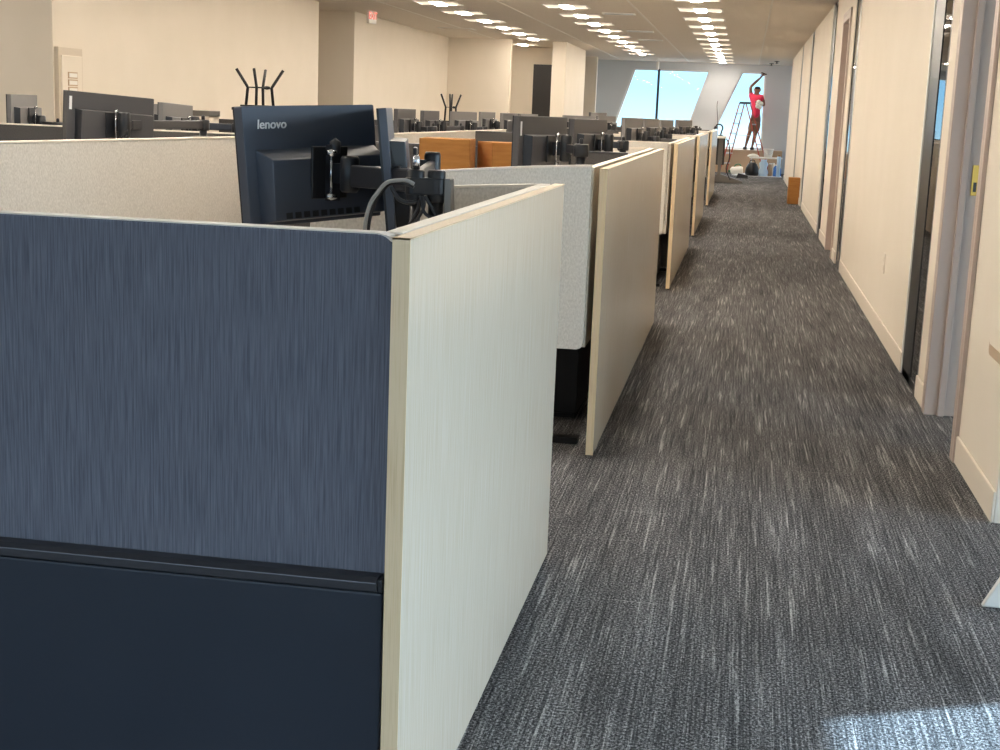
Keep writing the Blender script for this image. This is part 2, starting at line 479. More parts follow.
def vent(x, y, label):
    t = thing('ceiling_vent', label, 'vent', (x, y, CEIL), 0, 'ceiling vents')
    f = MB(); f.box(-.26, .26, -.13, -.11, -.02, 0); f.box(-.26, .26, .11, .13, -.02, 0); f.box(-.26, -.24, -.11, .11, -.02, 0); f.box(.24, .26, -.11, .11, -.02, 0)
    f.build('frame', M['white'], t)
    s = MB()
    for i in range(5): s.bar((-.24, -.088+.044*i, -.012), (.24, -.088+.044*i, -.012), .04, .004)
    s.build('louvre', M['gloss'], t)
    MB().box(-.24, .24, -.11, .11, -.003, -.001).build('backing', M['armgrey'], t)
vent(-2.16, 23.0, 'slim white ceiling vent right of the middle lights, nearest of three')
vent(-2.16, 27.6, 'slim white ceiling vent right of the middle lights, second of three')
vent(-2.16, 30.6, 'slim white ceiling vent right of the middle lights, farthest of three')
t = thing('ceiling_vent', 'flush pale ceiling vent above the long cream wall on the left', 'vent', (-6.0, 28.6, CEIL))
MB().box(-.35, .35, -.3, .3, -.008, 0).build('frame', M['white'], t)
s = MB()
for i in range(6): s.box(-.3, .3, -.25+.085*i, -.2+.085*i, -.012, -.008)
s.build('louvre', M['ceil'], t)
# small dark sprinkler heads near the far right
for i, (x, y) in enumerate(((.70, 39.6), (.58, 41.2))):
    t = thing('sprinkler_head', ['dark ceiling sprinkler nearer of the two by the right wall', 'dark ceiling sprinkler farther of the two by the right wall'][i], 'sprinkler', (x, y, CEIL), 0, 'ceiling sprinklers')
    MB().lathe([(.07, .006), (.07, -.012), (.03, -.02)]).build('rose', M['black'], t)
    MB().lathe([(.015, -.02), (.015, -.06), (.05, -.065), (.05, -.07)]).build('deflector', M['black'], t)

# exit sign on the ceiling by the left wall
def text_mesh(body, size, name, m, parent, extrude=.001):
    cu = bpy.data.curves.new('lettering', 'FONT'); cu.body = body; cu.size = size; cu.extrude = extrude; cu.align_x = 'CENTER'; cu.align_y = 'CENTER'
    cu.offset = size*.012; cu.shear = .12 if body != 'EXIT' else 0
    tmp = bpy.data.objects.new('tmp', cu); C.objects.link(tmp)
    dg = bpy.context.evaluated_depsgraph_get()
    me = bpy.data.meshes.new_from_object(tmp.evaluated_get(dg))
    bpy.data.objects.remove(tmp)
    me.materials.clear(); me.materials.append(m)
    o = bpy.data.objects.new(name, me); C.objects.link(o); o.parent = parent
    return o
t = thing('exit_sign', 'small white and red exit sign hanging below the ceiling by the left wall', 'sign', (-6.56, 24.0, 2.96), R(80))
MB().box(-.15, .15, -.025, .025, -.02, .24).build('housing', M['white'], t, .005)
MB().tube([(0, 0, .24), (0, 0, .16+.0)], .02).box(-.05, .05, -.03, .03, .14, .16).build('stem', M['white'], t)
e = text_mesh('EXIT', .17, 'lettering', M['exitred'], t, .002); e.location = (0, -.027, .11); e.rotation_euler = (PI/2, 0, 0); e['label'] = 'red lettering'
# white sign hanging in front of the mullion
t = thing('hanging_sign', 'little white blade sign hanging from the ceiling before the wide far window', 'sign', (-2.62, 40.6, 2.86))
MB().box(-.03, .03, -.15, .15, 0, .22).build('panel', M['white'], t, .004)
MB().tube([(0, 0, .22), (0, 0, .30)], .012).build('stem', M['white'], t)

# fire alarm panel on the left wall near edge
t = thing('wall_panel', 'cream metal alarm cabinet with three small windows on the left wall', 'panel', (XW, 13.58, 1.15))
f = MB().box(0, .05, -.26, .26, 0, .86); f.build('cabinet', M['panelgrey'], t, .006)
dr = MB().box(.05, .065, -.22, .22, .04, .78).build('door', M['wall'], t, .006)
for i in range(3):
    w = MB().box(.065, .072, -.10, .10, .40+.075*i, .465+.075*i).build('window_frame', M['tan'], dr)
    w2 = MB().box(.072, .076, -.085, .085, .412+.075*i, .453+.075*i).build('pane', M['cloth'], dr)

# outlet and plate on the right wall
t = thing('wall_outlet', 'cream outlet plate low on the long right wall panel', 'outlet', (XR, 10.6, .54))
MB().box(-.008, 0, -.05, .05, -.075, .075).build('plate', M['trim'], t, .003)
for z in (-.03, .03): MB().box(-.011, -.008, -.02, .02, z-.018, z+.018).build('socket', M['wall'], t)
t = thing('wall_plate_frame', 'cream framed panel with rounded corner at right edge of photo', 'panel', (XR, 5.80, .62))
MB().prism(rounded(-.16, .20, 0, .75, .03, 'bl br tl tr'), 'x', -.016, 0).build('frame', M['tan'], t, .004)
MB().prism(rounded(-.13, .17, .05, .72, .02, 'bl br tl tr'), 'x', -.021, -.016).build('face', M['wall'], t, .002)

# ------------------------------------------------------------------ workstations
ZP = 1.315
def end_panel(y0, y1, label, inset=.035, lx=(-.083, -.048)):
    t = thing('end_panel', label, 'partition panel', (-.602, (y0+y1)/2, 0), 0, 'wooden end panels along the corridor')
    h = (y1-y0)/2
    MB().box(-.017, .0145, -h+.002, h, .02, ZP-.003).build('board', M['woodface'], t, .001)
    e = MB().box(-.0175, .016, -h, h, ZP-.003, ZP).box(-.0175, .016, -h, -h+.002, .02, ZP)
    e.build('edge_band', M['woodedge'], t)['label'] = 'yellow oak edge strip'
    for y in (-h+.12, h-.12): MB().lathe([(.015, 0), (.015, .02)], (0, y, 0), 12).build('foot', M['blacksteel'], t)
    if True:
        MB().box(lx[0], lx[1], -h+inset, h-.1, .51, ZP-.004).build('fabric_liner', M['fabric'], t, .004)
        MB().box(lx[0]-.001, lx[1]+.001, -h+inset, h-.1, ZP-.004, ZP+.003).build('liner_cap', M['cap'], t, .002)
        for y in (-h+.5, h-.5): MB().box(-.05, -.015, y-.03, y+.03, .7, 1.0).build('bracket', M['blacksteel'], t)
    return t
end_panel(2.44, 4.63, 'nearest oak end panel, large and brightly lit, beside the slate blue screen', .085, (-.051, -.020))
end_panel(6.10, 10.38, 'long oak end panel second along the corridor, behind the nearest one')
end_panel(12.5, 16.75, 'glossy oak end panel third along the corridor')
end_panel(18.42, 22.3, 'glossy oak end panel fourth along the corridor')
end_panel(25.1, 29.8, 'narrow looking oak end panel, farthest along the corridor')

# slate blue screen in front of the nearest workstation
t = thing('divider_screen', 'slate blue ribbed fabric screen above dark panel, filling the lower left', 'partition screen', (0, 2.47, 0))
X0, X1 = -3.1, -.622
MB().prism(rounded(X0, X1, .662, 1.317, .035, 'tr tl'), 'y', 0, .05).build('fabric_panel', M['navy'], t, .004)
tr_ = MB()
po = rounded(X0, X1, .662, 1.317, .035, 'tr tl'); pi_ = rounded(X0+.0, X1-.0, .662, 1.317, .035, 'tr tl')
tr_.prism([(X0+.03, 1.3165), (X1-.035, 1.3165), (X1-.018, 1.312), (X1-.008, 1.304), (X1-.004, 1.3045), (X1-.014, 1.3145), (X1-.034, 1.319), (X0+.03, 1.319)], 'y', .002, .048)
tr_.build('top_trim', M['steel_lt'], t)
rl = MB().prism([(-.035, .655), (-.035, .638), (-.028, .632), (.05, .632), (.05, .664), (-.004, .664), (-.02, .662)], 'x', X0, X1-.012)
rl.build('rail', M['rail'], t, .0015)
MB().box(X1-.0118, X1-.002, -.03, .045, .634, .66).build('rail_end_cap', M['black'], t, .002)
MB().box(X0, X1-.006, -.012, .04, .03, .626).build('modesty_panel', M['modesty'], t, .004)
ft = MB()
for x in (X0+.2, -1.9, X1-.2): ft.lathe([(.018, 0), (.018, .032)], (x, .014, 0), 12)
ft.build('glide', M['blacksteel'], t)

def return_screen(x0, x1, y, zr, label, zb=.505, drop=(.05, .04), corners=True):
    """short pale screen across the aisle mouth of a workstation; its top edge falls gently away from the corridor"""
    t = thing('return_screen', label, 'partition screen', (0, y, 0), 0, 'pale return screens at the workstation entrances')
    n = 10; top = []
    for i in range(n+1):
        u = (x1-x0)*i/n; top.append((x1-u, zr-drop[0]*u-drop[1]*u*u))
    poly = [(x0, zb+.02), (x0+.02, zb), (x1-.03, zb), (x1-.01, zb+.008), (x1, zb+.03)]+top
    MB().prism(poly, 'y', 0, .045).build('fabric_panel', M['fabric'], t, .003)
    cap = top+[(a, b+.008) for a, b in top[::-1]]
    MB().prism(cap, 'y', -.001, .046).build('top_trim', M['cap'], t)
    return t
return_screen(-1.45, -.652, 4.56, 1.306, 'pale fabric screen inside the nearest workstation, at its far end')
return_screen(-1.60, -.655, 6.09, 1.321, 'pale grey fabric screen hanging across the gap behind the nearest oak panel')
return_screen(-1.55, -.684, 10.2, 1.318, 'pale fabric screen at the far end of the second oak panel')
return_screen(-1.65, -.675, 12.49, 1.318, 'pale fabric screen at the near end of the third oak panel', drop=(0, 0))
return_screen(-1.55, -.684, 16.6, 1.318, 'pale fabric screen at the far end of the third oak panel', drop=(0, 0))
return_screen(-1.65, -.675, 18.41, 1.318, 'pale fabric screen at the near end of the fourth oak panel', drop=(0, 0))
return_screen(-1.65, -.675, 25.09, 1.318, 'pale fabric screen at the near end of the farthest oak panel', drop=(0, 0))

def dark_divider(x0, x1, y, label, trim='darktrim', z=ZP):
    t = thing('divider_screen', label, 'partition screen', (0, y, 0), 0, 'charcoal divider screens')
    MB().box(x0, x1, 0, .05, .0, z).build('fabric_panel', M['darkfabric'], t, .004)
    MB().box(x0, x1, -.002, .052, z, z+.009).build('top_trim', M['cap'] if trim == 'cap' else M['rail'], t, .002)
    return t
dark_divider(-2.95, -.70, 8.52, 'charcoal screen across the middle of the second workstation, behind the cartons')
dark_divider(-2.82, -.70, 14.55, 'charcoal screen across the middle of the third workstation')
dark_divider(-2.6, -.70, 20.4, 'charcoal screen across the middle of the fourth workstation')
dark_divider(-2.9, -.70, 27.4, 'charcoal screen across the middle of the farthest workstation')
dark_divider(-7.4, -3.4, 9.2, 'charcoal screen with pale top edge at far left, below small grey monitors', 'cap')
dark_divider(-6.45, -3.15, 15.5, 'charcoal screen in the left bay seen left of the big monitor')
dark_divider(-6.2, -3.1, 21.6, 'charcoal screen in the left bay below the upturned far stool')
dark_divider(-5.6, -3.0, 27.0, 'long charcoal screen in the left bay far behind')

def spine(p, q, label, z=ZP):
    p, q = Vector((*p, 0)), Vector((*q, 0)); L = (q-p).length
    t = thing('spine_screen', label, 'partition screen', p, math.atan2(q.y-p.y, q.x-p.x), 'pale spine screens between the bays')
    MB().box(0, L, -.025, .025, .04, z).build('fabric_panel', M['fabric'], t, .004)
    MB().box(0, L, -.027, .027, z, z+.009).build('top_trim', M['cap'], t, .002)
    return t
spine((-3.37, 5.4), (-3.0, 10.35), 'long beige fabric screen left of the big monitor, running away from the viewer')
spine((-2.93, 11.2), (-2.88, 16.7), 'beige fabric screen behind the cartons, running away from the viewer')
spine((-2.66, 18.4), (-2.66, 21.2), 'beige fabric screen far behind the near workstations')

def desk(x0, x1, y0, y1, label, zt=.80, steel='blacksteel', wing=None):
    t = thing('desk', label, 'desk', ((x0+x1)/2, (y0+y1)/2, 0), 0, 'desks inside the workstations')
    w, h = (x1-x0)/2, (y1-y0)/2
    tp = MB().box(-w, w, -h, h, zt-.03, zt)
    if wing: tp.box(-w-wing, -w, h-.7, h, zt-.03, zt)
    tp.build('desktop', M['desk'], t, .004)
    for y in (-h+.22, h-.35):
        l = MB().box(-.045, .045, y-.03, y+.03, .03, zt-.06).box(-.035, .035, y-.022, y+.022, .03, zt-.03)
        leg = l.build('leg', M[steel], t, .003)
        MB().box(-w+.06, w+.03, y-.035, y+.035, 0, .03).build('foot', M[steel], leg, .006)
        MB().box(-w+.08, w-.04, y-.025, y+.025, zt-.06, zt-.03).build('crossbar', M[steel], leg)
    MB().box(-.03, .03, -h+.25, h-.38, zt-.1, zt-.05).build('beam', M[steel], t)
    return t
desk(-1.46, -.72, 2.56, 4.44, 'white desk hidden behind the slate blue screen')
desk(-1.50, -.72, 6.18, 8.48, 'desk with black legs behind the second oak panel, near half', wing=.9)
desk(-1.50, -.72, 8.6, 10.15, 'desk behind the second oak panel, far half')
desk(-1.50, -.72, 12.58, 14.5, 'desk with black legs behind the third oak panel, near half')
desk(-1.50, -.72, 14.65, 16.55, 'desk behind the third oak panel, far half')
desk(-1.50, -.72, 18.5, 20.35, 'desk behind the fourth oak panel, near half')
desk(-1.50, -.72, 20.5, 22.2, 'desk behind the fourth oak panel, far half')
desk(-1.50, -.72, 25.2, 27.3, 'desk behind the farthest oak panel')
for a, b, w in ((6.3, 9.1, 'facing the long beige screen'), (12.0, 15.4, 'in the left bay behind the beige screen'), (18.5, 21.5, 'far back in the left bay')):
    desk(-4.3, -3.5, a, b, f'desk {w}')
desk(-6.3, -5.4, 9.4, 11.2, 'desk at far left behind the charcoal screen')

# ------------------------------------------------------------------ monitors and arms
def make_monitor(shell, sticker=False, logo=False, w=.56, h=.36, dp=.036, flat=True, name='monitor'):
    """local frame: back faces -Y, width along X, centre of the back face at the origin"""
    t = thing(name, 'monitor', 'monitor')
    b = MB().prism(rounded(-w/2, w/2, -h/2, h/2, .006, 'bl br tl tr', 3), 'y', 0, dp)
    bo = b.build('housing', M[shell], t, .003)
    MB().box(-w/2+.016, w/2-.016, dp, dp+.0015, -h/2+.02, h/2-.016).build('screen', M['screen'], t)
    bz = MB().box(-w/2, w/2, dp-.002, dp+.005, -h/2, -h/2+.02).box(-w/2, w/2, dp-.002, dp+.005, h/2-.016, h/2).box(-w/2, -w/2+.016, dp-.002, dp+.005, -h/2, h/2).box(w/2-.016, w/2, dp-.002, dp+.005, -h/2, h/2)
    bz.build('bezel', M['black'], t, .001)
    # raised back: sloped top, near-straight sides
    bx0, bx1, bz0, bz1, d = (-w*.40, w*.47, -h*.47, h*.22, .045) if flat else (-w*.42, w*.47, -h*.47, h*.05, .055)
    up_ = .006 if flat else .033
    s = MB(); n = len(s.v)
    o_ = [(bx0-.004, bz0), (bx1+.004, bz0), (bx1+.004, bz1+up_), (bx0-.004, bz1+up_)]
    i_ = [(bx0+.006, bz0+.006), (bx1-.006, bz0+.006), (bx1-.012, bz1), (bx0+.012, bz1)]
    s.v += [(x, 0, z) for x, z in o_]+[(x, -d, z) for x, z in i_]
    for k in range(4): s.f.append([k, (k+1) % 4, 4+(k+1) % 4, 4+k])
    s.f += [[4, 5, 6, 7]]; s.mi += [1 if flat else 0]*2+[0]+[1 if flat else 0]+[0]; s.sm += [False]*5
    bk = s.build('back_cover', [M[shell], M['black']], t, .003)
    v = MB()
    for k in range(9): v.box(bx0+.05+.036*k, bx0+.075+.036*k, -d-.0005, -d+.002, bz0+.01, bz0+.028)
    v.build('port', M['black'], bk)
    if sticker:
        MB().box(-w/2+.014, -w/2+.03, -.0012, 0, h*.22, h*.42).build('sticker', M['sticker'], t)
    if logo == 'word':
        e = text_mesh('lenovo', .0385, 'lettering', M['sticker'], t); e.location = (-w*.30, -.0012, h*.345); e.rotation_euler = (PI/2, 0, 0); e.scale = (1.12, 1, 1); e['label'] = 'white lettering'
    elif logo:
        MB().box(w*.19, w*.30, -.0012, 0, h*.14, h*.175).build('badge', M['steel'], t)
    return t
PROTO = {}
def monitor(key, c, a, label, tilt=0, roll=0, group=None, **kw):
    if key not in PROTO:
        o = make_monitor(**kw); PROTO[key] = o
    else:
        o = dup(PROTO[key])
    o['label'] = label
    if group: o['group'] = group
    # yaw about z, then tilt about the monitor's own width, then roll in its own plane
    m = Matrix.Rotation(a, 3, 'Z') @ Matrix.Rotation(tilt, 3, 'X') @ Matrix.Rotation(-roll, 3, 'Y')
    o.rotation_euler = m.to_euler(); o.location = c
    return o
def mount_pt(c, a, d=.055): return Vector((c[0]+math.sin(a)*d, c[1]-math.cos(a)*d, c[2]))

def arm(base, zt, targets, label, cables=True, desk_z=.80, grey='black', slack=.0):
    """desk pole with a clamp and one folding arm for each monitor; targets: (point on the back cover, yaw)"""
    t = thing('monitor_stand', label, 'monitor stand', (base[0], base[1], desk_z), 0, 'monitor stands')
    z = zt-desk_z
    MB().lathe([(.055, 0), (.055, .012), (.03, .018), (.024, .03), (.024, z-.03)], (0, 0, 0), 18).build('pole', M['armgrey'], t)
    MB().box(-.045, .045, -.04, .04, 0, .012).box(-.03, .03, -.03, .03, .0, .03).build('clamp', M[grey], t, .004)
    hd = MB().lathe([(.036, z-.06), (.04, z-.052), (.04, z+.0), (.034, z+.008)], (0, 0, 0), 18)
    hd.lathe([(.012, z+.008), (.012, z+.03), (.007, z+.036)], (0, 0, 0), 10)
    hd.build('collar', M['black'], t)
    for i, (p, a) in enumerate(targets):
        q = Vector(p)-Vector((base[0], base[1], desk_z))
        n = Vector((math.sin(a), -math.cos(a), 0)); u = Vector((math.cos(a), math.sin(a), 0))
        j = Vector((0, 0, z-.022))
        k = q+n*.085; k.z = j.z
        el = (j+k)/2+Vector((.02, -.04, 0)) if (k-j).length < .3 else j+(k-j)*.93
        ln = MB().bar(j, el, .026, .052)
        ln.bar(el, k, .024, .044)
        ln.build('link', M['armgrey'], t, .006)
        kn = MB().lathe([(.026, -.07), (.032, -.06), (.032, .06), (.026, .07)], tuple(k), 14)
        kn.bar(k+Vector((0, 0, -.0)), q+n*.016, .04, .07)
        kn.build('knuckle', M['black'], t)
        pl = MB()
        for (sx, sz) in ((0, 0),):
            c0 = q+n*.002; c1 = q+n*.012
            pl.bar(c0, c1, .14, .14)
        vp = pl.build('mount_plate', M['black'], t, .003)
        sc = MB()
        for zz in (.075, -.075):
            c0 = q+n*.05-u*.03; sc.lathe([(.0, -.010), (.013, -.006), (.013, .006), (.0, .010)], tuple(c0+Vector((0, 0, zz))), 12)
        sc.tube([q+n*.045-u*.03+Vector((0, 0, .075)), q+n*.045-u*.03+Vector((0, 0, -.075))], .004, 8)
        sc.build('tilt_screw', M['chrome'], t)
        if cables:
            cb = MB()
            for s in (0, 1):
                a0 = q+Vector((0, 0, -.14))+n*.0+u*(.03-.05*s); a1 = k+Vector((.0, 0, -.03-.02*s)); a2 = el+Vector((0, 0, -.055))
                pts = []
                ctl = [a0+n*.012, (a0+a1)/2+Vector((0, 0, -.05-.03*s))+n*.05, a1+n*.03, (a1+a2)/2+Vector((0, 0, -.07-.03*s)), Vector((.03, -.02+.03*s, z-.10)), Vector((.035, -.02+.03*s, z-.3)), Vector((.03, .0, .03))]
                for e in range(len(ctl)-1):
                    for f in range(6):
                        w = f/6; p0 = ctl[max(e-1, 0)]; p1 = ctl[e]; p2 = ctl[e+1]; p3 = ctl[min(e+2, len(ctl)-1)]
                        pts.append(.5*((2*p1)+(p2-p0)*w+(2*p0-5*p1+4*p2-p3)*w*w+(3*p1-p0-3*p2+p3)*w**3))
                pts.append(ctl[-1])
                cb.tube(pts, .0055, 7)
            cb.build('cable', M['black'] if i % 2 == 0 else M['cable_lt'], t)
    return t

def spl(ctl, n=8):
    ctl = [Vector(p) for p in ctl]; pts = []
    for e in range(len(ctl)-1):
        for f in range(n):
            w = f/n; p0 = ctl[max(e-1, 0)]; p1 = ctl[e]; p2 = ctl[e+1]; p3 = ctl[min(e+2, len(ctl)-1)]
            pts.append(.5*((2*p1)+(p2-p0)*w+(2*p0-5*p1+4*p2-p3)*w*w+(3*p1-p0-3*p2+p3)*w**3))
    return pts+[ctl[-1]]

# nearest workstation: the big monitor with lettering, and its neighbour seen edge-on
cL, aL = (-1.318, 4.19, 1.363), R(61)
monitor('word', cL, aL, 'big dark monitor back with white lettering above the slate blue screen', R(-5.1), R(2.0), shell='shell_blue', logo='word', flat=False)
cE, aE = (-1.064, 4.19, 1.365), R(102.6)
monitor('edge', cE, aE, 'dark monitor seen edge-on just right of the one with lettering', R(-6), 0, shell='shell_blue', dp=.024)
# twin-post arm
t = thing('monitor_stand', 'black twin post monitor arm with dangling cables beside the nearest oak panel', 'monitor stand', (-.89, 3.86, .80), 0, 'monitor stands')
zt = 1.365-.80
p1, p2 = Vector((-.026, .0, 0)), Vector((.030, .02, 0))
for p, r in ((p1, .016), (p2, .022)):
    MB().lathe([(.0, 0.03), (r, .031), (r, zt-.065)], tuple(p), 16).build('post', M['black'], t)
hb = MB().prism([(.030+.03*math.cos(R(-90+18*i)), .02+.03*math.sin(R(-90+18*i))) for i in range(11)]+[(-.026+.03*math.cos(R(90+18*i)), .03*math.sin(R(90+18*i))) for i in range(11)], 'z', zt-.06, zt-.012)
hb.build('joint_block', M['black'], t, .004)
for p in (p1, p2):
    cy = MB(); cy.lathe([(.024, zt-.082), (.026, zt-.075), (.026, zt+.004), (.022, zt+.01)], tuple(p), 18)
    cy.build('collar', M['black'], t)
MB().lathe([(.011, zt+.01), (.011, zt+.045), (.006, zt+.05)], tuple(p1), 10).build('top_screw', M['chrome'], t)
MB().box(-.10, .10, -.06, .08, 0, .012).box(-.08, .09, -.05, .07, 0, .03).build('clamp', M['armgrey'], t, .004)
MB().prism([(.062, .0), (.105, .0), (.075, zt-.012), (.056, zt-.012)], 'y', .0, .05).build('side_plate', M['steel'], t, .003)
base = Vector((-.89, 3.86, .80))
q = mount_pt((-1.318, 4.19, 1.335), aL, .058)-base+Vector((0, 0, .005))
n = Vector((math.sin(aL), -math.cos(aL), 0)); u = Vector((math.cos(aL), math.sin(aL), 0))
kq = q+n*.095
MB().bar(p1+Vector((0, 0, zt-.022)), kq+Vector((0, 0, -.005)), .026, .066).build('link', M['armgrey'], t, .006)
MB().bar(q+n*.0, q+n*.010, .15, .16).build('mount_plate', M['black'], t, .003)
kk = MB().lathe([(.024, -.055), (.030, -.045), (.030, .045), (.024, .055)], tuple(kq), 16); kk.bar(kq, q+n*.012, .04, .06)
kk.build('knuckle', M['black'], t)
kp = MB().bar(q+n*.01, q+n*.035, .04, .17); kp.lathe([(.0, .05), (.016, .062), (.018, .095), (.0, .107)], tuple(q+n*.03-u*.0), 12)
kp.build('tilt_lever', M['armgrey'], t)
sc = MB().tube([q+n*.05-u*.035+Vector((0, 0, .06)), q+n*.05-u*.035+Vector((0, 0, -.065))], .0045, 8)
for zz, rr in ((.062, .017), (-.07, .02)): sc.lathe([(0, -.012), (rr, -.006), (rr, .006), (0, .012)], tuple(q+n*.05-u*.035+Vector((0, 0, zz))), 12)
sc.build('tilt_screw', M['chrome'], t)
q2 = mount_pt(cE, aE, .058)-base; n2 = Vector((math.sin(aE), -math.cos(aE), 0))
k2 = q2+n2*.06
MB().bar(p1+Vector((0, .0, zt-.02)), k2, .024, .05).build('link', M['armgrey'], t, .006)
MB().bar(q2, q2+n2*.012, .125, .125).build('mount_plate', M['black'], t, .003)
MB().lathe([(.022, -.05), (.026, -.04), (.026, .04), (.022, .05)], tuple(k2), 16).bar(k2, q2+n2*.01, .035, .05).build('knuckle', M['black'], t)
lk = (p1+kq)/2; lk.z = 0
wr_ = MB()
for s in (0, .035): wr_.tube([lk+Vector((.02+s, -.022, zt-.055)), lk+Vector((.02+s, -.022, zt+.01)), lk+Vector((.02+s, .02, zt+.012)), lk+Vector((.02+s, .024, zt-.055))], .006, 8)
wr_.build('cable_clip', M['black'], t)
for ctl, r, m_ in (
        ([(-0.19, 0.1, 0.01), (-0.18, 0.0, 0.16), (-0.158, -0.06, 0.384), (-0.145, -0.06, 0.467), (-0.12, -0.06, 0.51), (-0.097, -0.06, 0.536), (-0.074, -0.06, 0.544), (-0.04, -0.06, 0.546), (-0.016, -0.06, 0.537)], 0.0055, 'cable_lt'),
        ([(-0.17, 0.12, 0.01), (-0.165, 0.02, 0.17), (-0.152, -0.04, 0.383), (-0.139, -0.04, 0.463), (-0.116, -0.04, 0.506), (-0.091, -0.04, 0.533), (-0.056, -0.04, 0.537), (-0.021, -0.04, 0.528)], 0.005, 'black'),
        ([(-0.083, -0.06, 0.526), (-0.059, -0.06, 0.493), (-0.029, -0.06, 0.484), (-0.006, -0.06, 0.49)], 0.006, 'black'),
        ([(-0.002, -0.03, 0.503), (-0.01, -0.03, 0.469), (-0.029, -0.03, 0.428), (-0.035, -0.03, 0.422)], 0.005, 'black'),
        ([(0.003, -0.03, 0.503), (0.007, -0.03, 0.475), (-0.009, -0.03, 0.44), (-0.029, -0.03, 0.42)], 0.005, 'black'),
        ([(0.009, -0.03, 0.503), (0.03, -0.03, 0.471), (0.049, -0.03, 0.443), (0.055, -0.03, 0.415)], 0.005, 'black'),
        ([(-0.005, -0.03, 0.503), (0.008, -0.03, 0.458), (0.031, -0.03, 0.443)], 0.005, 'black')):
    MB().tube(spl(ctl), r, 8).build('cable', M[m_], t)

def shade_pedestal(x, y, label):  # black block added to keep light out from under a desk
    t = thing('shade_block', label, 'drawer unit', (x, y, 0), 0, 'added black drawer units that block light under desks')
    MB().box(-.3, .3, -.55, .55, .03, .66).build('body', M['blacksteel'], t, .006)
    for k in range(3):
        d = MB().box(-.312, -.3, -.52, .52, .05+.2*k, .235+.2*k).build('drawer', M['black'], t, .003)
        MB().box(-.322, -.312, -.1, .1, .19+.2*k, .205+.2*k).build('handle', M['armgrey'], d)
    MB().box(-.28, .28, -.5, .5, 0, .03).build('plinth', M['black'], t)
shade_pedestal(-1.06, 7.45, 'black drawer unit added to block light in the gap under the second desk')
shade_pedestal(-1.06, 13.46, 'black drawer unit added to block light in the gap behind the third oak panel')
GA = 'dark monitors behind the oak end panels'
def pair(lst, base, zt, label, **kw):
    tg = []
    for key, c, a, lab, k in lst:
        monitor(key, c, a, lab, **k)
        tg.append((mount_pt((c[0], c[1], c[2]+.012), a, .05), a))
    return arm(base, zt, tg, label, **kw)
kw1 = dict(shell='shell', sticker=True, logo=False)
pair([('stick', (-1.065, 7.42, 1.345), R(71), 'dark monitor back with side sticker above the pale grey hanging screen', dict(tilt=0, group=GA, **kw1))],
     (-.84, 7.25, .80), 1.385, 'black monitor arm holding the monitor with the side sticker')
pair([('plain', (-1.04, 9.5, 1.332), R(73), 'dark monitor back just right of the stickered one, left of the far window', dict(tilt=0, group=GA, shell='shell'))],
     (-.82, 9.55, .80), 1.37, 'monitor arm poking above the end of the second oak panel')
MS = [((-1.08, 13.7, 1.345), 77, 'leftmost of three small monitors in front of the wide far window', (-.86, 13.6)),
      ((-1.037, 15.7, 1.34), 78, 'middle of three small monitors in front of the wide far window', (-.84, 15.6)),
      ((-1.06, 19.2, 1.325), 76, 'rightmost of three small monitors in front of the wide far window', (-.84, 19.0)),
      ((-.90, 21.0, 1.33), 70, 'tiny dark monitor at the foot of the leaning pier, above the fourth oak panel', (-.74, 21.2)),
      ((-1.05, 26.2, 1.30), 80, 'tiny dark monitor low above the farthest oak panel', (-.85, 26.2))]
for c, a, lab, b in MS:
    pair([('badge', c, R(a), lab, dict(group=GA, shell='shell_lt', logo=True))], (*b, .80), 1.355, 'arm of the '+lab.split(' above')[0])

GB = 'monitors in the left bay'
pair([('sticklogo', (-3.535, 7.42, 1.372), R(58), 'large charcoal monitor back with white sticker above the long beige screen', dict(roll=R(-3), group=GB, shell='shell', sticker=True, logo=True))],
     (-3.40, 8.45, .80), 1.41, 'long cabled monitor arm above the long beige screen')
pair([('lt', (-4.16, 9.85, 1.322), R(90), 'grey monitor back right of the large charcoal one with sticker', dict(roll=R(-2), group=GB, shell='shell_lt'))],
     (-3.72, 9.9, .80), 1.37, 'arm of the grey monitor right of the large charcoal one')
pair([('lt', (-5.66, 10.35, 1.345), R(98), 'grey monitor at far left, before the shaded cream wall', dict(group=GB))],
     (-5.25, 10.1, .80), 1.32, 'flat arm lying above the pale edged charcoal screen at far left')
pair([('lt', (-5.93, 10.0, 1.345), R(98), 'monitor cut off by the left edge of the photo', dict(group=GB))],
     (-5.65, 9.75, .80), 1.32, 'arm cut off by the left edge of the photo')
pair([('lt2', (-3.334, 13.6, 1.345), R(85), 'grey brown monitor back left of the twin behind the edge-on monitor', dict(group=GB, shell='shell'))],
     (-3.05, 13.55, .80), 1.36, 'arm of the left twin monitor above the far beige screen')
pair([('lt2', (-3.25, 14.35, 1.335), R(86), 'grey brown monitor back, right of its twin, behind the edge-on monitor', dict(group=GB))],
     (-3.02, 14.75, .80), 1.36, 'arm of the right twin monitor above the far beige screen')
pair([('lt', (-3.19, 15.8, 1.335), R(71), 'blue grey monitor back under the farther upturned stool', dict(group=GB))],
     (-2.97, 15.85, .80), 1.35, 'arm of the blue grey monitor under the farther stool', desk_z=.8)
